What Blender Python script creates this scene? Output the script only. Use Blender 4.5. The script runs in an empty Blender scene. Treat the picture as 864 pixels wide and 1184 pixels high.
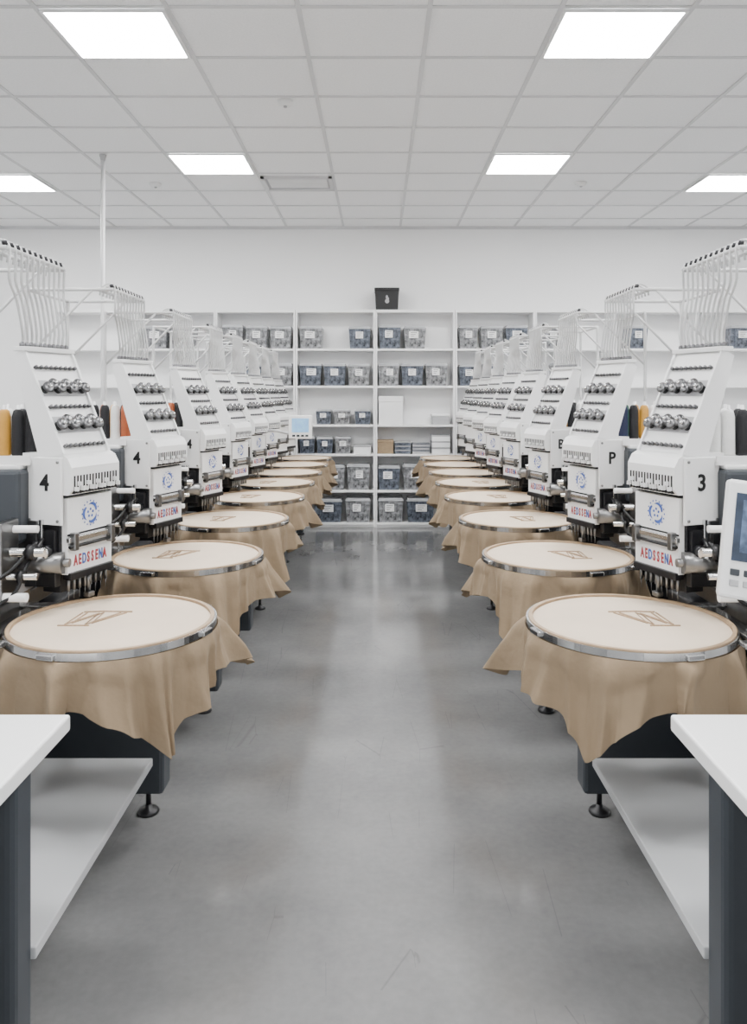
import bpy, bmesh, math, random
from mathutils import Vector, Matrix
C = bpy.context.scene.collection
PI = math.pi
F = 900.0; H = 1.4; VX = 437.0; VY = 455.0
def R(a): return math.radians(a)
def wx(px, d): return (px-VX)*d/F
def wz(py, d): return H-(py-VY)*d/F

# ------------------------------------------------------------------ materials
def mat(name, col, rough=.5, metal=0.0, bump=None, vary=None, emit=None, spec=.5, bd=.01):
    m = bpy.data.materials.new(name); m.use_nodes = True
    nt = m.node_tree; b = nt.nodes['Principled BSDF']
    b.inputs['Base Color'].default_value = (*col, 1)
    b.inputs['Roughness'].default_value = rough
    b.inputs['Metallic'].default_value = metal
    b.inputs['Specular IOR Level'].default_value = spec
    tc = nt.nodes.new('ShaderNodeTexCoord')
    if vary:
        sc, amt = vary[:2]
        n = nt.nodes.new('ShaderNodeTexNoise'); n.inputs['Scale'].default_value = sc; n.inputs['Detail'].default_value = 4
        nt.links.new(tc.outputs['Object'], n.inputs['Vector'])
        r = nt.nodes.new('ShaderNodeValToRGB')
        r.color_ramp.elements[0].position = .3; r.color_ramp.elements[1].position = .7
        r.color_ramp.elements[0].color = (*[c*(1-amt) for c in col], 1)
        r.color_ramp.elements[1].color = (*[min(1, c*(1+amt)) for c in col], 1)
        nt.links.new(n.outputs['Fac'], r.inputs['Fac']); nt.links.new(r.outputs['Color'], b.inputs['Base Color'])
    if bump:
        sc, st = bump
        n = nt.nodes.new('ShaderNodeTexNoise'); n.inputs['Scale'].default_value = sc; n.inputs['Detail'].default_value = 3
        nt.links.new(tc.outputs['Object'], n.inputs['Vector'])
        bp = nt.nodes.new('ShaderNodeBump'); bp.inputs['Strength'].default_value = st; bp.inputs['Distance'].default_value = bd
        nt.links.new(n.outputs['Fac'], bp.inputs['Height']); nt.links.new(bp.outputs['Normal'], b.inputs['Normal'])
    if emit:
        b.inputs['Emission Color'].default_value = (*emit[0], 1); b.inputs['Emission Strength'].default_value = emit[1]
    return m
M = {}
M['white'] = mat('white_enamel', (.80,.80,.795), .35, vary=(6,.03))
M['white2'] = mat('white_powder_coat', (.84,.84,.84), .45, vary=(4,.02))
M['tubew'] = mat('white_nylon_tube', (.56,.56,.56), .4, vary=(4,.02))
M['lgrey'] = mat('light_grey_paint', (.38,.38,.39), .45, vary=(8,.05))
M['slate'] = mat('slate_paint', (.030,.036,.044), .45, vary=(10,.08))
M['black'] = mat('black_plastic', (.003,.003,.004), .4, vary=(20,.2))
M['dark'] = mat('dark_metal', (.010,.010,.012), .4, metal=.2, vary=(20,.2))
M['chrome'] = mat('chrome', (.66,.66,.66), .2, metal=1.0, vary=(30,.05))
M['steel'] = mat('steel', (.24,.24,.24), .3, metal=1.0, vary=(30,.08))
M['knob'] = mat('brushed_knob_metal', (.15,.15,.155), .28, metal=1.0, vary=(60,.15))
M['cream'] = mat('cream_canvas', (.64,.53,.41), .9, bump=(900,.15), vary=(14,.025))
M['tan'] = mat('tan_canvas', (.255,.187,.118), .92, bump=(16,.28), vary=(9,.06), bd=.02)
M['wood'] = mat('hoop_wood', (.36,.25,.15), .55, vary=(25,.12))
M['stitch'] = mat('brown_stitching', (.33,.22,.13), .8, vary=(200,.2))
M['shelf'] = mat('shelf_melamine', (.90,.90,.90), .45, vary=(3,.02))
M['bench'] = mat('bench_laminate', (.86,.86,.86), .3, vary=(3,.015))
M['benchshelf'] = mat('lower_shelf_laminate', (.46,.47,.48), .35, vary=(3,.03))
M['wall'] = mat('wall_paint', (.92,.92,.92), .8, bump=(120,.05), vary=(1.5,.012))
M['tile'] = mat('ceiling_tile', (.90,.90,.903), .9, bump=(160,.3), vary=(90,.04))
M['tbar'] = mat('ceiling_tbar', (.60,.60,.61), .5, vary=(9,.02))
M['diff'] = mat('light_diffuser', (1,1,1), .5, emit=((1,1,1), 66.0), vary=(3,.0))
M['lframe'] = mat('light_frame', (.8,.8,.8), .5, vary=(3,.02))
M['card'] = mat('white_card', (.84,.84,.84), .6, vary=(60,.1))
M['cardboard'] = mat('cardboard', (.28,.20,.12), .8, vary=(30,.1))
M['bin'] = mat('smoky_plastic', (.23,.235,.245), .25, vary=(26,.8))
M['bindark'] = mat('blue_grey_plastic', (.10,.115,.145), .25, vary=(26,.8))
M['binrim'] = mat('clear_plastic_rim', (.46,.47,.49), .2, vary=(12,.15))
M['blue'] = mat('blue_print', (.05,.10,.36), .5, vary=(90,.4))
M['red'] = mat('red_print', (.34,.04,.05), .5, vary=(90,.3))
M['print'] = mat('black_print', (.004,.004,.004), .5, vary=(90,.2))
M['screen'] = mat('display_glass', (.03,.045,.075), .2, vary=(30,.3))
M['screenw'] = mat('display_window', (.08,.12,.20), .2, vary=(40,.6))
M['screenl'] = mat('lit_display', (.16,.30,.46), .2, emit=((.25,.5,.8), .8), vary=(30,.3))
M['t_black'] = mat('black_thread', (.004,.004,.006), .7, bump=(400,.3), vary=(30,.2))
M['t_white'] = mat('white_thread', (.78,.78,.76), .7, bump=(400,.3), vary=(30,.05))
M['t_yellow'] = mat('golden_thread', (.50,.25,.03), .6, bump=(400,.3), vary=(30,.08))
M['t_orange'] = mat('rust_thread', (.36,.08,.02), .6, bump=(400,.3), vary=(30,.08))
M['t_navy'] = mat('navy_thread', (.006,.012,.05), .6, bump=(400,.3), vary=(30,.1))
M['t_green'] = mat('dark_green_thread', (.005,.08,.045), .6, bump=(400,.3), vary=(30,.1))

def floor_mat():
    m = bpy.data.materials.new('polished_floor'); m.use_nodes = True
    nt = m.node_tree; b = nt.nodes['Principled BSDF']; L = nt.links
    tc = nt.nodes.new('ShaderNodeTexCoord')
    n = nt.nodes.new('ShaderNodeTexNoise'); n.inputs['Scale'].default_value = 1.5; n.inputs['Detail'].default_value = 9; n.inputs['Roughness'].default_value = .65
    L.new(tc.outputs['Object'], n.inputs['Vector'])
    r = nt.nodes.new('ShaderNodeValToRGB')
    r.color_ramp.elements[0].position = .3; r.color_ramp.elements[1].position = .72
    r.color_ramp.elements[0].color = (.165,.165,.165,1); r.color_ramp.elements[1].color = (.245,.245,.243,1)
    L.new(n.outputs['Fac'], r.inputs['Fac'])
    n2 = nt.nodes.new('ShaderNodeTexNoise'); n2.inputs['Scale'].default_value = 45; n2.inputs['Detail'].default_value = 5
    L.new(tc.outputs['Object'], n2.inputs['Vector'])
    mr = nt.nodes.new('ShaderNodeMapRange'); mr.inputs[1].default_value = .25; mr.inputs[2].default_value = .75; mr.inputs[3].default_value = .93; mr.inputs[4].default_value = 1.06
    L.new(n2.outputs['Fac'], mr.inputs[0])
    mx = nt.nodes.new('ShaderNodeVectorMath'); mx.operation = 'SCALE'
    L.new(r.outputs['Color'], mx.inputs[0]); L.new(mr.outputs[0], mx.inputs['Scale'])
    mp = nt.nodes.new('ShaderNodeMapping'); mp.inputs['Scale'].default_value = (9, 1.1, 1); mp.inputs['Rotation'].default_value = (0,0,.7)
    L.new(tc.outputs['Object'], mp.inputs['Vector'])
    v = nt.nodes.new('ShaderNodeTexVoronoi'); v.feature = 'DISTANCE_TO_EDGE'; v.inputs['Scale'].default_value = .7
    L.new(mp.outputs[0], v.inputs['Vector'])
    vr = nt.nodes.new('ShaderNodeMapRange'); vr.inputs[1].default_value = 0; vr.inputs[2].default_value = .007; vr.inputs[3].default_value = .78; vr.inputs[4].default_value = 1.0
    L.new(v.outputs['Distance'], vr.inputs[0])
    n3 = nt.nodes.new('ShaderNodeTexNoise'); n3.inputs['Scale'].default_value = 2.5; L.new(tc.outputs['Object'], n3.inputs['Vector'])
    gt = nt.nodes.new('ShaderNodeMath'); gt.operation = 'LESS_THAN'; gt.inputs[1].default_value = .55; L.new(n3.outputs['Fac'], gt.inputs[0])
    mxx = nt.nodes.new('ShaderNodeMath'); mxx.operation = 'MAXIMUM'; L.new(vr.outputs[0], mxx.inputs[0]); L.new(gt.outputs[0], mxx.inputs[1])
    m2 = nt.nodes.new('ShaderNodeVectorMath'); m2.operation = 'SCALE'
    L.new(mx.outputs[0], m2.inputs[0]); L.new(mxx.outputs[0], m2.inputs['Scale']); L.new(m2.outputs[0], b.inputs['Base Color'])
    rr = nt.nodes.new('ShaderNodeMapRange'); rr.inputs[1].default_value = .3; rr.inputs[2].default_value = .7
    rr.inputs[3].default_value = .09; rr.inputs[4].default_value = .16
    L.new(n.outputs['Fac'], rr.inputs[0])
    L.new(rr.outputs[0], b.inputs['Roughness'])
    b.inputs['Specular IOR Level'].default_value = .9
    return m
M['floor'] = floor_mat()

# ------------------------------------------------------------------ mesh builder
def catmull(pts, n=6):
    pts = [Vector(p) for p in pts]; out = []
    P = [pts[0]*2-pts[1]] + pts + [pts[-1]*2-pts[-2]]
    for i in range(1, len(P)-2):
        for k in range(n):
            t = k/n; a, b_, c, d = P[i-1], P[i], P[i+1], P[i+2]
            out.append(.5*((2*b_)+(c-a)*t+(2*a-5*b_+4*c-d)*t*t+(3*b_-a-3*c+d)*t**3))
    out.append(pts[-1]); return out
class MB:
    def __init__(s, X=None): s.v = []; s.f = []; s.s = []; s.X = X
    def add(s, vs, fs, smooth=False, X=None):
        o = len(s.v); X = X or s.X
        for p in vs:
            p = Vector(p); s.v.append(X @ p if X else p)
        for f in fs: s.f.append([o+i for i in f]); s.s.append(smooth)
        return s
    def box(s, x0, x1, y0, y1, z0, z1, b=0, X=None, seg=2):
        if b <= 0:
            return s.add([(x0,y0,z0),(x1,y0,z0),(x1,y1,z0),(x0,y1,z0),(x0,y0,z1),(x1,y0,z1),(x1,y1,z1),(x0,y1,z1)],
                  [(0,3,2,1),(4,5,6,7),(0,1,5,4),(1,2,6,5),(2,3,7,6),(3,0,4,7)], False, X)
        bm = bmesh.new(); bmesh.ops.create_cube(bm, size=1)
        for v in bm.verts: v.co = Vector(((x0+x1)/2+v.co.x*(x1-x0), (y0+y1)/2+v.co.y*(y1-y0), (z0+z1)/2+v.co.z*(z1-z0)))
        bmesh.ops.bevel(bm, geom=bm.edges[:], offset=b, segments=seg, affect='EDGES', profile=.5)
        bm.verts.index_update()
        s.add([v.co.copy() for v in bm.verts], [[v.index for v in f.verts] for f in bm.faces], False, X); bm.free(); return s
    def lathe(s, prof, o=(0,0,0), axis=(0,0,1), n=20, X=None, smooth=True):
        o = Vector(o); a = Vector(axis).normalized()
        t = Vector((1,0,0)) if abs(a.x) < .9 else Vector((0,1,0))
        e1 = a.cross(t).normalized(); e2 = a.cross(e1)
        vs = []; fs = []
        for r, h in prof:
            for k in range(n):
                th = 2*PI*k/n; vs.append(o+a*h+(e1*math.cos(th)+e2*math.sin(th))*r)
        m = len(prof)
        for i in range(m-1):
            for k in range(n): fs.append((i*n+k, i*n+(k+1)%n, (i+1)*n+(k+1)%n, (i+1)*n+k))
        s.add(vs, fs, smooth, X)
        if prof[0][0] > 1e-5: s.f.append([len(s.v)-m*n+k for k in range(n)]); s.s.append(False)
        if prof[-1][0] > 1e-5: s.f.append([len(s.v)-n+k for k in range(n)]); s.s.append(False)
        return s
    def cyl(s, p0, p1, r, r2=None, n=12, X=None):
        p0 = Vector(p0); p1 = Vector(p1); d = p1-p0
        return s.lathe([(r,0),(r if r2 is None else r2, d.length)], p0, d, n, X)
    def tube(s, pts, r, n=8, X=None):
        pts = [Vector(p) for p in pts]; vs = []; fs = []; prev = None
        for i, p in enumerate(pts):
            d = (pts[min(i+1, len(pts)-1)]-pts[max(i-1, 0)]).normalized()
            if prev is None:
                t = Vector((1,0,0)) if abs(d.x) < .8 else Vector((0,1,0)); e1 = d.cross(t).normalized()
            else: e1 = (prev-d*prev.dot(d)).normalized()
            prev = e1; e2 = d.cross(e1)
            for k in range(n):
                th = 2*PI*k/n; vs.append(p+(e1*math.cos(th)+e2*math.sin(th))*r)
        for i in range(len(pts)-1):
            for k in range(n): fs.append((i*n+k, i*n+(k+1)%n, (i+1)*n+(k+1)%n, (i+1)*n+k))
        fs.append(tuple(range(n))); fs.append(tuple((len(pts)-1)*n+k for k in range(n)))
        return s.add(vs, fs, True, X)
    def prism(s, poly, f0, f1, X=None):
        n = len(poly); vs = [f0(*p) for p in poly]+[f1(*p) for p in poly]
        fs = [tuple(range(n)), tuple(range(2*n-1, n-1, -1))]+[(i,(i+1)%n,n+(i+1)%n,n+i) for i in range(n)]
        return s.add(vs, fs, False, X)
    def ring(s, r0, r1, z0, z1, a0=0, a1=360, n=72, X=None):
        vs = []; fs = []; full = a1-a0 >= 359.9; k = n if full else n+1
        for i in range(k):
            t = R(a0+(a1-a0)*i/n); c, q = math.cos(t), math.sin(t)
            vs += [(r0*c,r0*q,z0),(r1*c,r1*q,z0),(r1*c,r1*q,z1),(r0*c,r0*q,z1)]
        for i in range(n):
            a = i*4; b = ((i+1) % k)*4
            for j in range(4): fs.append((a+j, a+(j+1)%4, b+(j+1)%4, b+j))
        if not full: fs += [(0,1,2,3), tuple((k-1)*4+j for j in (3,2,1,0))]
        return s.add(vs, fs, False, X)
    def mesh(s, name, m, mirror=False, recalc=True):
        me = bpy.data.meshes.new(name)
        vs = [(-p.x, p.y, p.z) for p in s.v] if mirror else [tuple(p) for p in s.v]
        me.from_pydata(vs, [], s.f)
        for p, q in zip(me.polygons, s.s): p.use_smooth = q
        bm = bmesh.new(); bm.from_mesh(me)
        if recalc: bmesh.ops.recalc_face_normals(bm, faces=bm.faces)
        bm.to_mesh(me); bm.free()
        me.materials.append(M[m]); me.update(); return me
def link(name, me, parent=None, loc=None, rot=None):
    o = bpy.data.objects.new(name, me); C.objects.link(o)
    if parent: o.parent = parent
    if loc: o.location = loc
    if rot is not None: o.rotation_euler = rot
    return o
def tag(o, label, cat, group=None):
    o['label'] = label; o['category'] = cat
    if group: o['group'] = group
    return o
def thing(name, label, cat, loc=(0,0,0), group=None, rz=0):
    o = link(name, None, None, loc, (0,0,rz)); o.empty_display_size = .1
    return tag(o, label, cat, group)
def struct(name, mb, m):
    o = link(name, mb.mesh(name, m)); o['kind'] = 'structure'; return o
ORD = ['first','second','third','fourth','fifth','sixth','seventh','eighth','ninth']

# ------------------------------------------------------------------ room shell
YW = 8.45; ZC = 3.212; XS = 4.9; YN = -2.2
struct('floor', MB().box(-XS, XS, YN, YW, -.1, 0), 'floor')
struct('ceiling', MB().box(-XS, XS, YN, YW, ZC, ZC+.1), 'tile')
struct('wall_back', MB().box(-XS-.1, XS+.1, YW, YW+.12, -.1, ZC+.1), 'wall')
struct('wall_left', MB().box(-XS-.1, -XS, YN, YW, -.1, ZC+.1), 'wall')
struct('wall_right', MB().box(XS, XS+.1, YN, YW, -.1, ZC+.1), 'wall')
TX, TX0, TY, TY0 = .617, .244, .551, 4.193
g = MB()
k = -9
while TX0+TX*k < XS:
    x = TX0+TX*k
    if x > -XS: g.box(x-.012, x+.012, YN, YW, ZC-.006, ZC+.01)
    k += 1
k = -14
while TY0+TY*k < YW:
    y = TY0+TY*k
    if y > YN: g.box(-XS, XS, y-.011, y+.011, ZC-.005, ZC+.01)
    k += 1
g.box(-XS, XS, YW-.02, YW, ZC-.03, ZC)
struct('trim_1', g, 'tbar')
fm = MB(); w2, h2 = TX/2-.012, TY/2-.012
fm.box(-w2, w2, -h2, -h2+.016, -.012, .0).box(-w2, w2, h2-.016, h2, -.012, 0).box(-w2, -w2+.016, -h2, h2, -.012, 0).box(w2-.016, w2, -h2, h2, -.012, 0)
fme = fm.mesh('frame', 'lframe'); dme = MB().box(-w2+.014, w2-.014, -h2+.014, h2-.014, -.008, -.001).mesh('diffuser', 'diff')
lights = [(-3, -1, 'nearest on the left'), (1, -1, 'nearest on the right'),
          (-3, 3, 'second on the left, beside the air vent'), (1, 3, 'second on the right, above the machines'),
          (-6, 4, 'cut by the left picture edge'), (4, 4, 'cut by the right picture edge')]
for kx, ky, l in lights:
    cx = TX0+TX*(kx+.5); cy = TY0+TY*(ky+.5)
    t = thing('ceiling_light', 'square glowing ceiling light panel, '+l, 'ceiling light', (cx, cy, ZC-.005), 'recessed ceiling light panels')
    link('frame', fme, t); link('diffuser', dme, t)
for kx, ky in ((-3,-5),(1,-5),(-3,-9),(1,-9),(-6,-3),(4,-3),(-6,0),(4,0)):  # extra unseen panels, added to brighten the room
    cx = TX0+TX*(kx+.5); cy = TY0+TY*(ky+.5)
    t = thing('ceiling_light', 'added square ceiling light panel, unseen behind or beside the viewer', 'ceiling light', (cx, cy, ZC-.005), 'added ceiling light panels outside the view')
    link('frame', fme, t); link('diffuser', dme, t)
vx0, vx1, vy = TX0-TX*2+.01, TX0-TX*1-.01, TY0+TY*4.5
t = thing('ceiling_vent', 'rectangular slotted air vent in the ceiling near the back wall', 'vent', ((vx0+vx1)/2, vy, ZC))
hw = (vx1-vx0)/2
link('frame', MB().box(-hw, hw, -.19, -.165, -.02, 0).box(-hw, hw, .165, .19, -.02, 0).box(-hw, -hw+.03, -.19, .19, -.02, 0).box(hw-.03, hw, -.19, .19, -.02, 0).mesh('frame', 'tbar'), t)
sl = MB()
for i in range(9): sl.box(-hw+.05, hw-.05, -.15+i*.034, -.132+i*.034, -.012, 0)
link('slats', sl.mesh('slats', 'white'), t)
link('duct_backing', MB().box(-hw+.03, hw-.03, -.165, .165, -.009, 0).mesh('duct_backing', 'lgrey'), t)
for px, py, l in ((180,212,'left of the air vent'), (672,211,'on the right, behind the second light row'), (330,117,'above the aisle in front of the air vent')):
    d = F*(ZC-H)/(VY-py)
    t = thing('ceiling_sensor', 'small round white detector on the ceiling '+l, 'detector', (wx(px,d), d, ZC))
    link('housing', MB().lathe([(.05,0),(.05,-.012),(.035,-.03),(.0,-.032)], n=20).mesh('housing', 'white'), t)
    link('lens', MB().lathe([(.012,-.031),(.01,-.04),(0,-.042)], n=10).mesh('lens', 'lgrey'), t)
d = 5.9; X0 = wx(119, d)
t = thing('ceiling_pole', 'thin white service pole hanging from the ceiling behind the left machines', 'pole', (X0, d, 0))
link('tube', MB().cyl((0,0,0.0), (0,0,ZC-.01), .016, n=12).mesh('tube', 'tubew'), t)
link('ceiling_plate', MB().lathe([(.016,ZC-.05),(.02,ZC-.03),(.026,ZC-.008),(.026,ZC-.002)]).mesh('ceiling_plate', 'lgrey'), t)
link('floor_plate', MB().lathe([(.05,0),(.05,.008),(.02,.02)]).mesh('floor_plate', 'lgrey'), t)

# ------------------------------------------------------------------ shelving
SD = 8.15; SB = 8.43
S0 = wx(434, SD); SW = 92.5*SD/F
rows_y = [403, 446, 491, 525, 567, 605]
rz_ = [wz(y, SD) for y in rows_y]; rz_[5] = .045
ztop = wz(358, SD)
upm = MB().box(-.009, .009, 0, SB-SD, 0, ztop, b=.002).mesh('side_panel', 'shelf')
brd = MB().box(.009, SW-.013, .004, SB-SD, -.022, 0, b=.002).mesh('shelf_board', 'shelf')
topb = MB().box(.0, SW-.004, -.002, SB-SD, -.03, 0, b=.002).mesh('top_board', 'shelf')
bkp = MB().box(.009, SW-.013, SB-SD-.008, SB-SD, 0.01, ztop-.03).mesh('back_panel', 'shelf')
plm = MB().box(.009, SW-.013, .02, .035, 0, rz_[5]-.022).mesh('plinth', 'shelf')
def bayname(k): return (ORD[-k-1]+' bay left' if k < 0 else ORD[k]+' bay right')+' of central divider'
for k in range(-4, 5):
    t = thing('shelving_unit', 'tall open white shelving unit, '+bayname(k), 'shelving', (S0+SW*k+.002, SD, 0), 'white shelving units along the back wall')
    link('side_panel', upm, t, (.009,0,0)); link('side_panel', upm, t, (SW-.013,0,0))
    link('back_panel', bkp, t); link('plinth', plm, t)
    link('top_board', topb, t, (0,0,ztop))
    for z in rz_: link('shelf_board', brd, t, (0,0,z))
rnames = ['top','second','third','fourth','fifth','bottom']
bins = [
 [(166,193),(197,224),(256,281),(284,309),(312,337),(346,373),(403,429),(438,464),(467,493),(531,553),(556,582),(585,611),(626,652),(725,750),(845,872)],
 [(196,222),(284,310),(313,338),(346,372),(374,400),(402,428),(437,462),(464,490),(492,518),(531,556),(559,584),(640,666)],
 [(365,383),(386,405),(410,429),(533,553),(314,336)],
 [(346,364),(366,385),(387,406),(531,551)],
 [(346,370),(373,399),(401,428),(437,463),(466,491),(531,557)],
 [(318,339),(363,396),(399,429),(437,467),(470,503),(531,560)]]
tops = [376, 420, 473, 505, 538, 577]
_bc = {}
rnd = random.Random(8)
def bin_meshes(w, h, dp, dark):
    key = (round(w,3), round(h,3), dark)
    if key in _bc: return _bc[key]
    b = MB(); a = w/2; q = a*.86
    def ringv(s_, z, y0, y1): return [(-s_,y0,z),(s_,y0,z),(s_,y1,z),(-s_,y1,z)]
    vs = ringv(q,0,.02,dp-.02)+ringv(a*.97,h*.9,0.004,dp-.004)
    b.add(vs, [(3,2,1,0),(4,5,6,7),(0,1,5,4),(1,2,6,5),(2,3,7,6),(3,0,4,7)])
    for sx in (-.55,.55): b.box(sx*a-.006, sx*a+.006, -.001, .014, h*.1, h*.85)
    body = b.mesh('body', 'bindark' if dark else 'bin')
    lid = MB().box(-a, a, -.006, dp, h*.88, h*.93, b=.004).box(-a*.93, a*.93, 0.004, dp-.01, h*.93, h, b=.006).mesh('lid', 'binrim')
    lw = rnd.uniform(.3,.42); lo = rnd.uniform(-.12,.12)*a
    lab = MB().box(lo-a*lw, lo+a*lw, -.004, .006, h*.46, h*.76).mesh('paper_label', 'card')
    ln = MB()
    for i in range(3): ln.box(lo-a*lw*.7, lo+a*lw*(.7-.3*i), -.006, -.003, h*(.69-.08*i), h*(.71-.08*i))
    lines = ln.mesh('label_print', 'print')
    _bc[key] = (body, lid, lab, lines); return _bc[key]
for ri, row in enumerate(bins):
    cnt = {}
    for (p0, p1) in sorted(row):
        pc = (p0+p1)/2; k = math.floor((pc-434)/92.5); cnt[k] = cnt.get(k, 0)+1
        dark = (p0*7+ri*3) % 5 < 2
        w = (p1-p0)*8.17/F; h = ((rows_y[ri]-tops[ri])*8.17/F-.005)*rnd.uniform(.97, 1.05)
        z = rz_[ri]+.001
        col = 'dark bluish' if dark else 'smoky grey'
        t = thing('storage_bin', f'{col} bin, {ORD[cnt[k]-1]} from left on {rnames[ri]} shelf, {bayname(k)}', 'storage bin',
                  (wx(pc, 8.17), 8.17, z), 'lidded plastic storage bins on the shelves')
        a_, b_, c_, d_ = bin_meshes(w, h, .235, dark)
        link('body', a_, t); link('lid', b_, t); l_ = link('paper_label', c_, t); link('label_print', d_, l_)
def small_box(px0, px1, py, ri, name, label, cat, m, extra=None):
    w = (px1-px0)*8.18/F; h = (rows_y[ri]-py)*8.18/F-.012
    t = thing(name, label, cat, (wx((px0+px1)/2, 8.18), 8.18, rz_[ri]+.001))
    link('body', MB().box(-w/2, w/2, 0, .2, 0, h*.8, b=.006).mesh('body', m), t)
    link('lid', MB().box(-w/2-.003, w/2+.003, -.004, .203, h*.8, h, b=.005).mesh('lid', extra or m), t)
    return t
small_box(438, 466, 457, 2, 'storage_box', 'tall plain white box on the third shelf, just right of the central divider', 'box', 'white2')
small_box(436, 455, 508, 3, 'cardboard_box', 'small brown cardboard box on the fourth shelf, just right of the central divider', 'box', 'cardboard')
small_box(500, 520, 478, 2, 'storage_box', 'low grey box on the third shelf, right of the tall white box', 'box', 'lgrey', 'white2')
for j in range(3):
    w = 18*8.18/F; t = thing('flat_tray', f'flat dark tray, {["lowest","middle","topmost"][j]} of the stack beside the brown cardboard box', 'tray', (wx(466,8.18), 8.18, rz_[3]+.001+j*.042), 'stacked flat trays beside the cardboard box')
    link('body', MB().box(-w/2, w/2, 0, .2, 0, .03, b=.004).mesh('body', 'bindark'), t)
    link('rim', MB().box(-w/2-.004, w/2+.004, -.004, .204, .03, .04, b=.003).mesh('rim', 'lgrey'), t)
for j in range(3):
    w = 20*8.18/F; t = thing('flat_tray', f'grey flat tray, {["lowest","middle","topmost"][j]} of the stack left of the white cartons', 'tray', (wx(487,8.18), 8.18, rz_[3]+.001+j*.036), 'grey flat trays beside the white cartons')
    link('body', MB().box(-w/2, w/2, 0, .2, 0, .027, b=.004).mesh('body', 'lgrey'), t)
    link('rim', MB().box(-w/2-.004, w/2+.004, -.004, .204, .027, .035, b=.003).mesh('rim', 'bindark'), t)
for j in range(3):
    w = 21*8.18/F; t = thing('carton', f'flat white carton, {["lowest","middle","topmost"][j]} of the stack on the fourth shelf at right', 'carton', (wx(510,8.18), 8.18, rz_[3]+.001+j*.066), 'stacked white cartons on the fourth shelf')
    link('body', MB().box(-w/2, w/2, 0, .2, 0, .055, b=.004).mesh('body', 'white2'), t)
    link('lid', MB().box(-w/2-.003, w/2+.003, -.004, .204, .05, .064, b=.003).mesh('lid', 'lgrey'), t)
small_box(409, 429, 514, 3, 'carton', 'low white carton on the fourth shelf, just left of the central divider', 'carton', 'white2', 'lgrey')
t = thing('black_crate', 'black plastic crate with a small pale emblem, standing on top of the shelving', 'crate', (wx(447.5,8.2), 8.2, ztop+.001))
w = 29*8.2/F; h = 26*8.2/F; a = w/2
b = MB()
vs = [(-a*.88,.01,0),(a*.88,.01,0),(a*.88,.21,0),(-a*.88,.21,0),(-a*.96,0,h*.88),(a*.96,0,h*.88),(a*.96,.22,h*.88),(-a*.96,.22,h*.88)]
b.add(vs, [(3,2,1,0),(4,5,6,7),(0,1,5,4),(1,2,6,5),(2,3,7,6),(3,0,4,7)])
link('body', b.mesh('body', 'black'), t)
link('rim', MB().box(-a, a, -.006, .226, h*.86, h, b=.006).mesh('rim', 'black'), t)
e = MB()
def disc(mb, cx, cz, rx, rz, y, n=16):
    vs = [(cx+rx*math.cos(2*PI*i/n), y, cz+rz*math.sin(2*PI*i/n)) for i in range(n)]+[(cx+rx*math.cos(2*PI*i/n), y+.006, cz+rz*math.sin(2*PI*i/n)) for i in range(n)]
    mb.add(vs, [tuple(range(n)), tuple(range(2*n-1,n-1,-1))]+[(i,(i+1)%n,n+(i+1)%n,n+i) for i in range(n)])
disc(e, 0, h*.58, .012, .020, -.001); disc(e, .002, h*.40, .022, .024, .002); disc(e, .013, h*.5, .009, .016, .0)
link('emblem', e.mesh('emblem', 'lgrey'), t)

# ------------------------------------------------------------------ embroidery machine parts (left-hand version, local: x to the aisle, y away)
A = R(20)
HX = Matrix.Translation((-.163, .115, 0)) @ Matrix.Rotation(-A, 4, 'Z')   # head frame: x = outwards, y = across
parts = []
def P(name, mb, m, par=None, label=None): parts.append((name, mb, m, par, label)); return len(parts)-1
i_base = P('base', MB().box(-.80, .035, .37, .46, .155, .52, b=.012).box(-.80, -.04, .44, .60, .155, .45, b=.008).box(-.80, -.35, .1, .55, .155, .98, b=.012), 'slate')
P('access_plate', MB().box(-.72, -.48, .088, .101, .2, .5, b=.004), 'dark', i_base)
P('rating_plate', MB().box(-.36, -.22, .362, .372, .19, .27, b=.002), 'card', i_base)
for (fx, fy) in ((-.066,.56), (-.7,.56), (-.7,.2)):
    P('leveling_foot', MB().lathe([(.034,0),(.036,.006),(.03,.014),(.012,.02),(.010,.03)], (fx,fy,0)).cyl((fx,fy,.02),(fx,fy,.165),.009).lathe([(.018,.10),(.018,.115)], (fx,fy,0), n=6, smooth=False), 'dark')
P('machine_bed', MB().box(-.80, -.27, -.10, .50, .64, .765, b=.01), 'black')
P('cylinder_arm', MB().box(-.4, .02, .09, .19, .67, .755, b=.02).box(-.06, .04, .1, .18, .58, .7, b=.01), 'dark')
pb = MB().box(-.345, -.305, -.22, .42, .782, .832, b=.004).box(-.36,-.34,-.2,.40,.79,.80)
i_pan = P('pantograph_beam', pb, 'steel')
for y in (-.17, .17): P('frame_arm', MB().box(-.32, -.20, y-.018, y+.018, .79, .803, b=.003).box(-.325,-.30,y-.03,y+.03,.80,.845,b=.004), 'chrome', i_pan)
P('guide_rod', MB().cyl((-.80,.055,1.035),(-.215,.055,1.035),.010), 'white2')
P('guide_rod', MB().cyl((-.80,.04,.975),(-.19,.04,.975),.012), 'chrome')
P('guide_rod', MB().cyl((-.80,.02,.915),(-.20,.02,.915),.009), 'chrome')
P('guide_rod', MB().cyl((-.80,.0,.865),(-.22,.0,.865),.012), 'white')
P('rod_bracket', MB().box(-.305, -.28, -.015, .085, .845, 1.06, b=.004), 'steel')
P('rod_bracket', MB().box(-.61,-.58,-.015,.085,.845,1.06,b=.004), 'lgrey')
P('carriage', MB().box(-.47, -.38, -.03, .07, .885, .955, b=.006), 'black')
P('carriage', MB().box(-.44, -.36, .02, .09, .99, 1.05, b=.006), 'steel')
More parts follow.
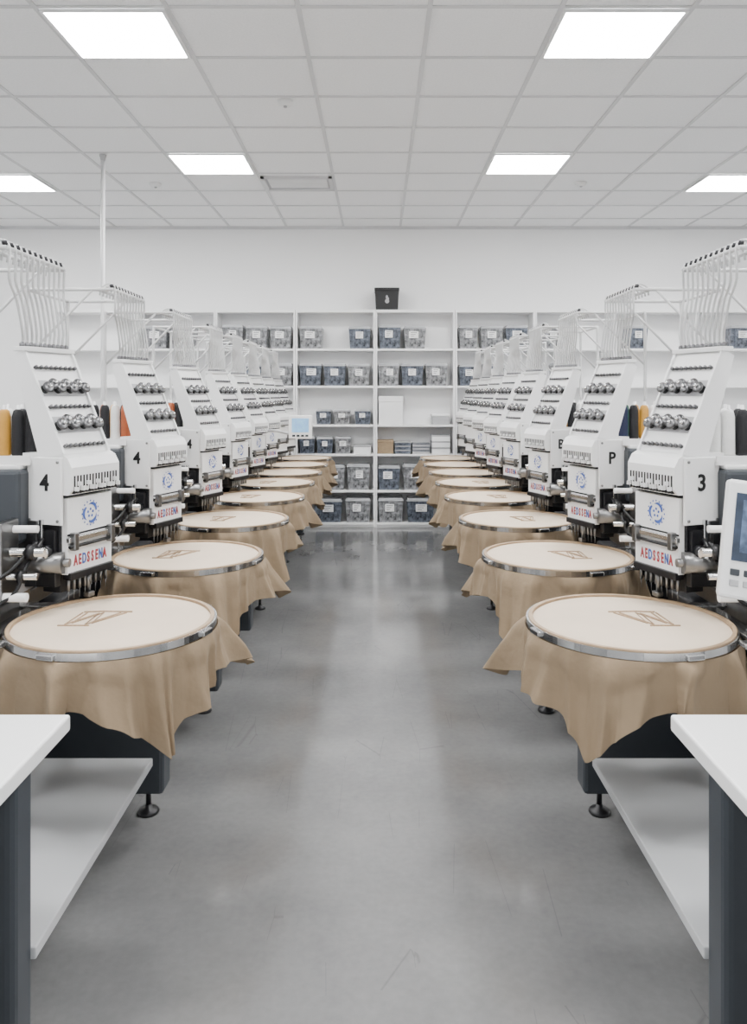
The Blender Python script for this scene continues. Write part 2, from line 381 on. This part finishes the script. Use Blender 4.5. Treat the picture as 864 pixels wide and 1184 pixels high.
P('rod_collar', MB().cyl((-.235,.04,.975),(-.215,.04,.975),.022), 'black')
P('rod_collar', MB().cyl((-.25,.02,.915),(-.235,.02,.915),.018), 'black')
P('lower_cover', MB().box(-.78, -.34, .05, .42, .80, .86, b=.008), 'white')
P('lower_cover', MB().box(-.33, -.285, .07, .40, .845, .925, b=.006), 'lgrey')
P('shade_block', MB().box(-.72, -.19, .13, .40, .86, 1.01, b=.004), 'black')  # solid black block put in as the shade under the arm
P('motor', MB().cyl((-.30,.12,.93),(-.17,.12,.93),.030,n=18).cyl((-.19,.12,.93),(-.155,.12,.93),.012), 'steel')
for j in range(3): P('valve_block', MB().box(-.235, -.180, .21+j*.06, .25+j*.06, .87+.02*j, .95+.012*j, b=.003), 'lgrey' if j % 2 else 'steel')
P('cable', MB().tube(catmull([(-.5,.03,1.03),(-.42,-.03,.95),(-.34,-.05,.90),(-.27,.0,.93),(-.22,.06,1.0)]), .006), 'black')
P('cable', MB().tube(catmull([(-.22,.10,1.0),(-.235,.03,.94),(-.25,.0,.88),(-.30,-.02,.84)]), .005), 'black')
P('cable', MB().tube(catmull([(-.20,.36,1.1),(-.15,.42,1.0),(-.17,.40,.9),(-.25,.38,.83)]), .006), 'black')
i_arm = P('arm', MB().box(-.80, -.280, .085, .42, .985, 1.190, b=.012, seg=2), 'slate')
P('arm_seam', MB().box(-.50, -.492, .0835, .09, 1.0, 1.18), 'black', i_arm)
P('arm_top_cover', MB().box(-.79, -.29, .11, .41, 1.188, 1.202, b=.004), 'white', i_arm)
P('cone_tray', MB().box(-.70, -.27, .13, .40, 1.205, 1.214, b=.002).box(-.70,-.27,.125,.135,1.2,1.226).box(-.7,-.27,.395,.405,1.2,1.226), 'white', i_arm)
W = .192
i_head = P('head_housing', MB(HX).box(-.14, -.02, .0, W, .90, 1.13, b=.004).box(-.16,-.02,.015,W-.015,1.10,1.2), 'dark')
i_case = P('needle_case', MB(HX).box(-.022, .0, .006, W-.002, .895, 1.108, b=.002), 'white')
P('case_bar', MB(HX).box(0, .012, .0, W, .985, 1.0, b=.002), 'chrome', i_case)
P('case_rod', MB(HX).cyl((.012,.0,.974),(.012,W,.974),.005), 'black', i_case)
P('case_groove', MB(HX).box(-.002, .0012, .006, W-.002, 1.003, 1.008), 'black', i_case)
P('case_clamp', MB(HX).box(.0, .02, .012, .03, .962, 1.012, b=.003), 'steel', i_case)
P('case_clamp', MB(HX).box(.0, .02, W-.028, W-.01, .962, 1.012, b=.003), 'steel', i_case)
P('lower_guard', MB(HX).box(-.02, .010, .008, W-.006, .880, .9, b=.002), 'black', i_case)
P('needle_backing', MB(HX).box(-.09, -.03, .01, W-.01, .842, .9, b=.002), 'black')
cap = MB(HX)
prof = [(-.15,1.118),(.010,1.118),(.022,1.132),(.022,1.195),(.008,1.220),(-.015,1.232),(-.15,1.232)]
cap.prism(prof, lambda v,z: (v,-.004,z), lambda v,z: (v,W+.004,z))
i_cap = P('take_up_cover', cap, 'white')
slots = MB(HX)
for i in range(15): slots.box(.014, .0232, .005+i*.0124, .0105+i*.0124, 1.122, 1.172)
P('comb_slots', slots, 'dark', i_cap)
for i in range(15): 
    P('take_up_lever', MB(HX).box(.018, .036, .0056+i*.0124, .0096+i*.0124, 1.13+.014*(i%3==1), 1.141+.014*(i%3==1)), 'white', i_cap)
i_side = P('side_plate', MB(HX).box(-.125, -.006, -.014, -.004, 1.035, 1.222, b=.002), 'white')
sc_ = MB(HX)
for v, z in ((-.115,1.047),(-.017,1.047),(-.115,1.21),(-.017,1.21)): sc_.lathe([(.0045,0),(.0045,.004),(.002,.005)], (v,-.013,z), (0,-1,0), n=8)
P('screws', sc_, 'steel', i_side)
P('side_mechanism', MB(HX).box(-.115, -.03, -.012, .0, .90, 1.02, b=.003).cyl((-.05,-.012,.96),(-.05,-.03,.96),.02).cyl((-.095,-.012,.93),(-.095,-.026,.93),.012), 'dark')
P('drive_wheel', MB(HX).lathe([(.016,.028),(.018,.031),(.018,.036),(.006,.038),(.0,.038)], (-.05,0,.96), (0,-1,0), n=16), 'chrome')
P('side_bracket', MB(HX).box(-.12, -.085, -.02, -.01, .955, 1.045, b=.002), 'steel')
P('side_link', MB(HX).box(-.075, -.063, -.024, -.014, .975, 1.05, b=.002), 'chrome')
P('trimmer_block', MB(HX).box(-.09, -.02, -.02, .0, .865, .905, b=.003).box(-.13,-.1,.0,.03,.86,1.0,b=.003), 'black')
for i in range(8):
    u = .018+i*.022
    P('needle', MB(HX).cyl((-.008,u,.885),(-.008,u,.848),.0045,n=8).cyl((-.008,u,.85),(-.008,u,.822),.0016,.0006,n=6), 'steel')
P('presser_foot', MB(HX).box(-.016, .006, .085, .11, .815, .83, b=.003).cyl((-.008,.097,.83),(-.008,.097,.89),.006), 'steel')
T0 = Vector((-.010, 1.230)); T1 = Vector((-.150, 1.525)); tv = (T1-T0).normalized(); nv = Vector((-tv.y, tv.x)) ; nv = -nv if nv.x < 0 else nv
def TP(t, off=0): q = T0+(T1-T0)*t+nv*off; return q
th = .036; PW = .182
poly = [tuple(TP(0)), tuple(TP(1)), tuple(TP(1,-th)), tuple(TP(0,-th)-Vector((.04,0)))]
tp = MB(HX); tp.prism(poly, lambda v,z: (v,.0,z), lambda v,z: (v,PW,z))
i_tp = P('tension_panel', tp, 'white')
pe = [tuple(TP(0,.007)), tuple(TP(1.0,.007)), tuple(TP(1,-th-.004)), tuple(TP(0,-th)-Vector((.046,0)))]
for u in (-.006, PW-.002):
    ck = MB(HX); ck.prism(pe, lambda v,z: (v,u,z), lambda v,z: (v,u+.008,z)); P('cheek_plate', ck, 'white2', i_tp)
for t_, r_, nk in ((.27,.0175,7), (.62,.0165,7)):
    P('knob_backing_strip', MB(HX).prism([tuple(TP(t_-.07,.0005)),tuple(TP(t_+.08,.0005)),tuple(TP(t_+.08,.003)),tuple(TP(t_-.07,.003))], lambda v,z: (v,.003,z), lambda v,z: (v,PW-.005,z)), 'lgrey', i_tp)
    for i in range(nk):
        q = TP(t_+(.022 if i % 2 else -.012), .002); u = .016+i*.0248
        kb = P('tension_knob', MB(HX).lathe([(r_*.5,.0),(r_*.5,.012),(r_*.86,.014),(r_,.017),(r_,.022),(r_*.9,.024),(r_*.4,.0245)], (q.x,u,q.y), (nv.x,0,nv.y), n=18), 'knob', i_tp)
        P('tension_discs', MB(HX).lathe([(r_*.7,.0),(r_*.78,.003),(r_*.6,.006),(r_*.75,.009),(r_*.6,.012)], (q.x,u,q.y), (nv.x,0,nv.y), n=16), 'black', kb)
        P('knob_cap', MB(HX).lathe([(r_*.34,.022),(r_*.32,.031),(r_*.2,.033),(0,.033)], (q.x,u,q.y), (nv.x,0,nv.y), n=10), 'chrome', kb)
for t_ in (.07,.44,.82):
    q = TP(t_, .004); gb = MB(HX)
    gb.cyl((q.x,.008,q.y),(q.x,PW-.01,q.y),.003,n=8)
    for i in range(9):
        u = .013+i*.0193; gb.lathe([(.0058,0),(.0058,.008),(.002,.010)], (q.x,u,q.y), (nv.x,0,nv.y), n=8)
    P('thread_guide_bar', gb, 'knob', i_tp)
q = TP(1.0)
i_er = P('eyelet_rail', MB(HX).box(q.x-.03, q.x+.012, -.01, PW+.01, 1.520, 1.534, b=.002), 'white')
zr = 1.785
rk = MB()
x1, x2, x3 = -.28, -.335, -.60; ya, yb = .01, .39
for x in (x1, x2, x3): rk.cyl((x,ya,zr),(x,yb,zr),.0065,n=8)
for y in (ya, yb): rk.tube([(x1,y,zr),(x3,y,zr)], .0065); rk.tube(catmull([(x3,y,1.19),(x3,y,zr-.05),(x3+.01,y,zr)],5), .008); rk.tube([(x3,y,zr-.25),(x2-.02,y,zr)],.005)
i_rk = P('thread_rack', rk, 'tubew')
NTB = 11
for i in range(NTB):
    k_ = i/(NTB-1)
    B0 = HX @ Vector((-.160, .004+.174*k_, 1.533)); T_ = Vector((x1+.004, ya+.012+(yb-ya-.024)*k_, zr))
    O = Vector((.010,0,0))
    pts = catmull([B0, B0+Vector((.002,0,.025)), B0.lerp(T_, .22)+O*.6, B0.lerp(T_,.45)+Vector((0,0,.01)), T_-Vector((.001,0,.08)), T_+Vector((0,0,.002)), T_+Vector((-.02,0,.022)), T_+Vector((-.05,0,.010)), T_+Vector((-.057,0,-.02))], 4)
    i_t = P('thread_tube', MB().tube(pts, .0036, 6), 'tubew', i_rk)
    P('ferrule', MB().lathe([(.0045,-.006),(.008,-.004),(.008,.010),(.004,.014)], B0, (0,0,1), n=8), 'knob', i_t)
    P('hook_eyelet', MB().lathe([(.005,-.010),(.0095,0),(.005,.008)], T_+Vector((-.012,0,.014)), (-.6,0,.5), n=8), 'dark', i_t)
meshes = {False: [], True: []}
for mir in (False, True):
    for n_, mb, m_, p_, l_ in parts: meshes[mir].append(mb.mesh(n_, m_, mir))
hp = []
def HP(n, mb, m, par=None): hp.append((n, mb, m, par))
HP('inner_ring', MB().ring(.258, .2685, .799, .809, n=90), 'wood')
HP('outer_ring', MB().ring(.269, .275, .785, .806, -150, 62, n=60), 'chrome')
HP('outer_band', MB().ring(.269, .2745, .787, .805, 62, 210, n=40), 'steel')
for a_ in (-105, -15):
    X_ = Matrix.Rotation(R(a_), 4, 'Z')
    HP('ring_clamp', MB(X_).box(.268, .284, -.024, .024, .789, .803, b=.003), 'chrome')
HP('mounting_plate', MB().box(-.31, -.262, -.19, .19, .79, .80, b=.003), 'chrome')
hm = {mir: [(n, mb.mesh(n, m, mir), p) for n, mb, m, p in hp] for mir in (False, True)}
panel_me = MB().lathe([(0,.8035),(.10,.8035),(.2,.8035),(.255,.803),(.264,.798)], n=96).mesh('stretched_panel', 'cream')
def skirt(seed, rot=-2):
    rnd = random.Random(seed); p1, p2, p3 = (rnd.random()*6.28 for _ in range(3)); ja = rnd.uniform(-.02,.02)
    rot += rnd.uniform(-5,5)
    nt_, nr = 360, 24; vs = []; fs = []
    def sharp(x): return 1-2*abs(math.sin(x/2))**.85
    for j in range(nr+1):
        t = j/nr
        for i in range(nt_):
            th = 2*PI*i/nt_; ph = th-R(rot)
            S = .376+ja*.5; pw = 18
            re = S/((abs(math.cos(ph))**pw+abs(math.sin(ph))**pw)**(1/pw))
            Lh = .124+(re-S)*.95+.006*math.sin(7*th+p1)
            cd = abs(((math.degrees(ph)) % 90)-45); near = math.exp(-(cd/20)**2)
            dd = (math.degrees(th)-38+180) % 360-180
            fl = .10+.50*math.exp(-(dd/22)**2)+.07*math.sin(3*th+p3)
            w_ = 9*th+p1+1.3*math.sin(2*th+p2)+.45*t
            fold = .95*sharp(w_)+.50*sharp(17*th+p2+1.1*math.sin(3*th)-.8*t)+.15*math.sin(31*th+p3)
            corner_fold = sharp(R(cd)*12+p3)*near
            rad = .278+t*Lh*fl+(t**.62)*(.036*(fold+.40)*(1-.4*near)+.024*corner_fold)*(Lh/.15)**.6
            rad += .006*math.sin(PI*min(1,t*2.6))*(1-t)
            rad = max(rad, .2765)
            z = .787-t*Lh*math.sqrt(max(.1, 1-fl*fl))-.007*t*math.sin(w_+1.0)
            tw = .09*t*math.cos(w_)*(1-near)+.03*t*math.sin(5*th+p3)
            tw += -.16*near*t*t*math.sin(R(((math.degrees(ph)) % 90-45)*4))*.5
            vs.append((rad*math.cos(th+tw), rad*math.sin(th+tw), z))
    for j in range(nr):
        for i in range(nt_):
            fs.append((j*nt_+i, j*nt_+(i+1)%nt_, (j+1)*nt_+(i+1)%nt_, (j+1)*nt_+i))
    mb = MB(); mb.add(vs, fs, True); return mb
skirts = [skirt(s) for s in (11,12,13,14,15)]
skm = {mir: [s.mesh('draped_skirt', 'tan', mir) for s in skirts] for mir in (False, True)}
def strips(lines, r=.0026):
    mb = MB()
    for ln in lines: mb.tube([(x, y, .8043) for x, y in ln], r, 6)
    return mb
def wmotif(cx, cy, w, h, shear, flip=1):
    def q(a, b): return (cx+flip*(a*w+b*shear), cy+b*h)
    return [[q(-.5,.5),q(-.32,-.5),q(-.12,.45),q(.08,-.5),q(.30,.5)], [q(-.40,.5),q(-.24,-.38),q(-.05,.5),q(.16,-.38),q(.42,.5)],
            [q(-.50,.56),q(-.1,.62),q(.5,.58)], [q(-.42,-.56),q(.2,-.56)]]
st_lines = {('L',0): wmotif(-.062,.02,.135,.115,.03), ('R',0): wmotif(.052,.02,.13,.115,.03,-1),
 ('L',1): wmotif(-.05,.01,.12,.11,.03), ('R',1): wmotif(.05,.0,.12,.11,.02,-1), ('L',2): wmotif(-.04,.0,.11,.10,.0), ('R',2): wmotif(.03,.0,.11,.10,.0,-1)}
def text_mesh(txt, size, m, bold=.0, sp=1.0):
    cu = bpy.data.curves.new('t', 'FONT'); cu.body = txt; cu.size = size; cu.extrude = .0006; cu.align_x = 'CENTER'; cu.align_y = 'CENTER'; cu.offset = bold
    cu.resolution_u = 3; cu.space_character = sp
    o = bpy.data.objects.new('t', cu); C.objects.link(o)
    bpy.context.view_layer.update()
    me = bpy.data.meshes.new_from_object(o.evaluated_get(bpy.context.evaluated_depsgraph_get()))
    bpy.data.objects.remove(o)
    if m: me.materials.clear(); me.materials.append(M[m])
    return me
TM = {c: text_mesh(c, .064, 'print', .0016) for c in '43PB'}
def word(chars, size, step, m, x0):
    bm = bmesh.new()
    for ch, i in chars:
        me = text_mesh(ch, size, None, .0007)
        me.transform(Matrix.Translation((x0+i*step, 0, 0)) @ Matrix.Scale(1.9, 4, (0,1,0))); bm.from_mesh(me)
    me = bpy.data.meshes.new('word'); bm.to_mesh(me); bm.free(); me.materials.append(M[m]); return me
red_t = word([('A',0),('E',1),('S',3),('S',4),('E',5),('A',7)], .0215, .0172, 'red', -.060)
blue_t = word([('D',2),('N',6)], .0215, .0172, 'blue', -.060)
def ring_logo():
    mb = MB(); K = 1.18
    for a0 in (10, 135, 255):
        n = 10; vs = []
        for i in range(n+1):
            t_ = i/n; a = R(a0+100*t_); ri = K*(.018+.003*t_); ro = ri+K*.008*math.sin(PI*min(1,t_*.8+.2))
            vs += [(ri*math.cos(a), ri*math.sin(a), 0), (ro*math.cos(a), ro*math.sin(a), 0)]
        mb.add(vs, [(2*i,2*i+1,2*i+3,2*i+2) for i in range(n)])
    for i in range(16):
        a = 2*PI*i/16; c, s_ = math.cos(a), math.sin(a); rr = K*.0292
        mb.add([( rr*c+K*.0028*math.cos(a+q), rr*s_+K*.0028*math.sin(a+q), 0) for q in (0,PI/2,PI,PI*1.5)], [(0,1,2,3)])
    for i in range(5):
        a = 2*PI*i/5+.3; c, s_ = math.cos(a), math.sin(a)
        mb.add([(K*(.009*c+.0042*math.cos(q)), K*(.009*s_+.0042*math.sin(q)), 0) for q in (.5,2,3.6,5.2)], [(0,1,2,3)])
    return mb.mesh('ring_mark', 'blue', recalc=False)
logo_me = ring_logo()
def basis(right, up, n, o):
    m = Matrix.Identity(4)
    for i, c in enumerate((right, up, n)):
        for j in range(3): m[j][i] = c[j]
    for j in range(3): m[j][3] = o[j]
    return m
ds = [2.04, 2.87, 3.70, 4.50, 5.22, 5.90, 6.55, 7.20]
marks = {'L': ['4','4','4','4','4',None,None,None], 'R': ['3','P','B','B',None,None,None,None]}
cone_cols = {
 ('L',0): ['black','black','yellow','white','black','white'], ('L',1): ['orange','white','black','black','white','yellow'],
 ('L',2): ['black','orange','white','black','white','black'], ('L',3): ['white','black','yellow','black','white','black'], ('L',4): ['black','white','black','white','black','white'],
 ('R',0): ['white','white','black','white','navy','white'], ('R',1): ['navy','black','yellow','white','yellow','white'],
 ('R',2): ['black','white','black','navy','green','white'], ('R',3): ['white','black','white','black','yellow','black'], ('R',4): ['black','white','black','white','black','white']}
back_cols = {('L',0): ['white','navy','black','white','black'], ('L',1): ['white','black','yellow','orange','black'], ('L',2): ['white','black','black','yellow','white'], ('L',3): ['black','white','navy','black','white'],
 ('R',0): ['green','navy','white','black','white'], ('R',1): ['white','green','yellow','white','navy'], ('R',2): ['yellow','black','white','black','black'], ('R',3): ['black','white','black','white','navy']}
cname = {'black':'black','white':'white','yellow':'golden','orange':'rust','navy':'navy','green':'green'}
cone_me = {}
for c in cname:
    cone_me[c] = MB().lathe([(.0,.006),(.0175,.006),(.0188,.012),(.0180,.118),(.014,.135),(.008,.140),(.0,.140)], n=18).mesh('thread', 't_'+c)
core_me = MB().lathe([(.0,0),(.0195,0),(.0195,.005),(.006,.007),(.005,.152),(.0,.153)], n=14).mesh('core', 'white2')
for sd, X0 in (('L', -.70), ('R', .662)):
    mir = sd == 'R'; sg = -1 if mir else 1
    word_ = 'left' if sd == 'L' else 'right'
    for i, d in enumerate(ds):
        XM = X0 if sd == 'L' else X0+.012
        mk = marks[sd][i]
        pos = ['nearest','second','third','fourth','fifth','sixth','seventh','farthest'][i]
        lab = f'white embroidery machine with slate base, {pos} in the {word_} row' + (f', marked {mk}' if mk else '')
        root = thing('embroidery_machine', lab, 'embroidery machine', (XM, d, 0), 'embroidery machines in two rows')
        obs = []
        for (n_, mb, m_, p_, l_), me in zip(parts, meshes[mir]):
            obs.append(link(n_, me, obs[p_] if p_ is not None else root))
        n = Vector((sg*math.cos(A), -math.sin(A), 0)); up = Vector((0,0,1))
        def hpnt(v, u, z):
            p = HX @ Vector((v,u,z)); return Vector((sg*p.x, p.y, p.z))
        rr_ = up.cross(n)
        if i < 6:
            for me, nm, u, z, o_ in ((logo_me,'ring_mark',.096,1.057,.0015), (red_t,'brand_lettering',.096,.930,.0015), (blue_t,'brand_lettering',.096,.930,.0015)):
                o = link(nm, me, obs[i_case]); o.matrix_local = basis(rr_, up, n, hpnt(o_, u, z))
        if mk:
            nn = (hpnt(0,-1,1)-hpnt(0,0,1)).normalized()
            o = link('machine_marking', TM[mk], obs[i_side]); o.matrix_local = basis(up.cross(nn), up, nn, hpnt(-.062, -.0155, 1.150))
        XH = X0 + ({'L': .008, 'R': -.004}[sd] if i == 0 else 0); sc = .962 if i == 0 else 1
        h = thing('embroidery_hoop', f'large round embroidery hoop with metal clamps, {pos} in the {word_} row', 'embroidery hoop', (XH, d, 0), 'round hoops at the machines')
        h.scale = (sc, sc, 1)
        for n_, me, p_ in hm[mir]: link(n_, me, h)
        c = thing('canvas_cloth', f'cream and tan canvas cloth stretched in the {pos} hoop of the {word_} row', 'cloth', (XH, d, 0), 'canvas cloths draped from the hoops')
        c.scale = (sc, sc, 1)
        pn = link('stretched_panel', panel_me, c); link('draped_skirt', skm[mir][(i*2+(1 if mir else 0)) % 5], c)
        key = (sd, min(i, 2))
        if i < 5: link('stitched_motif', strips(st_lines[key]).mesh('stitched_motif', 'stitch'), pn)
        cols = cone_cols.get((sd, i), ['black','white','black'])
        for rank, cl, yy in (('front', cols, .21), ('rear', back_cols.get((sd, i), []), .32)):
            for j, cc in enumerate(cl):
                q = thing('thread_cone', f'{cname[cc]} thread cone, {ORD[j]} from aisle, {rank} rank, {pos} machine of {word_} row', 'thread cone',
                          (XM+sg*(-.298-j*.041), d+yy, 1.2145), 'thread cones on the machines')
                link('thread', cone_me[cc], q); link('core', core_me, q)
        if sd == 'R' and i == 0:
            Xc = Matrix.Translation((.215, -.30, .925)) @ Matrix.Rotation(R(-12), 4, 'Z') @ Matrix.Rotation(R(-10), 4, 'X') @ Matrix.Rotation(R(7), 4, 'Y')
            cp = link('control_panel', MB(Xc).box(-.12, .12, 0, .035, 0, .27, b=.008, seg=2).mesh('control_panel', 'white'), root)
            link('screen', MB(Xc).box(-.10, .10, -.003, .004, .085, .240, b=.001).mesh('screen', 'screen'), cp)
            link('screen_window', MB(Xc).box(-.085, .085, -.004, .002, .105, .225).mesh('screen_window', 'screenw'), cp)
            for r_ in range(2):
                for k_ in range(7):
                    link('key', MB(Xc).box(-.10+k_*.029, -.08+k_*.029, -.004, .004, .028+r_*.024, .043+r_*.024, b=.002).mesh('key', 'slate' if r_ else 'lgrey'), cp)
            link('emergency_stop', MB(Xc).lathe([(.012,0),(.012,.01),(.016,.014),(.014,.022),(0,.024)], (-.02,.02,.27), (0,0,1)).mesh('emergency_stop', 't_orange'), cp)
            link('support_arm', MB().tube(catmull([(.24,-.26,.98),(.31,-.15,.97),(.36,0,.98),(.38,.1,1.0)]), .012).mesh('support_arm', 'lgrey'), cp)
        if sd == 'L' and i == 4:
            cp = link('control_panel', MB().box(.09, .25, .1, .125, 1.09, 1.25, b=.006).mesh('control_panel', 'white'), root)
            link('screen', MB().box(.112, .228, .096, .102, 1.135, 1.230, b=.001).mesh('screen', 'screenl'), cp)
            for k_ in range(4): link('key', MB().box(.115+k_*.03, .135+k_*.03, .096, .102, 1.105, 1.118).mesh('key', 'slate'), cp)
            link('support_arm', MB().tube(catmull([(.17,.12,1.15),(.1,.2,1.12),(-.05,.26,1.14),(-.2,.27,1.1)]), .01).mesh('support_arm', 'lgrey'), cp)

# ------------------------------------------------------------------ workbenches in the foreground
for sd, sg, xe in (('left',-1,.623), ('right',1,.593)):
    t = thing('workbench', f'white-topped workbench with slate legs and low shelf, {sd} foreground', 'workbench', (0,0,0), 'foreground workbenches')
    mir = sg < 0
    def bm_(mb, n, m, par=t): return link(n, mb.mesh(n, m, mir), par)
    zt = .75
    bm_(MB().box(xe, xe+.8, .35, 1.58, zt-.034, zt, b=.006, seg=3), 'worktop', 'bench')
    for x in (xe+.018, xe+.66):
        for y in (.42, 1.37): bm_(MB().box(x, x+.12, y, y+.08, 0, zt-.035, b=.016, seg=3), 'leg', 'slate')
    for y0 in (.44, 1.40): bm_(MB().box(xe+.12, xe+.7, y0, y0+.03, zt-.1, zt-.035), 'apron', 'slate')
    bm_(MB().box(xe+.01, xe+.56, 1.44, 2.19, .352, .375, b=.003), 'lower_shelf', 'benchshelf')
    bm_(MB().box(xe+.3, xe+.36, 2.08, 2.14, 0, .352, b=.006), 'rear_leg', 'dark')

# ------------------------------------------------------------------ world and camera
w = bpy.data.worlds.new('world'); bpy.context.scene.world = w; w.use_nodes = True
bg = w.node_tree.nodes['Background']; bg.inputs['Color'].default_value = (.98,.99,1,1); bg.inputs['Strength'].default_value = 1.3
cam = bpy.data.cameras.new('camera'); co = bpy.data.objects.new('camera', cam); C.objects.link(co)
co.location = (0,0,H); co.rotation_euler = (PI/2,0,0)
cam.sensor_width = 36; cam.sensor_fit = 'AUTO'; cam.lens = F*36/1184
cam.shift_y = -(592-VY)/1184; cam.shift_x = -(VX-432)/1184; cam.clip_start = .05
bpy.context.scene.camera = co
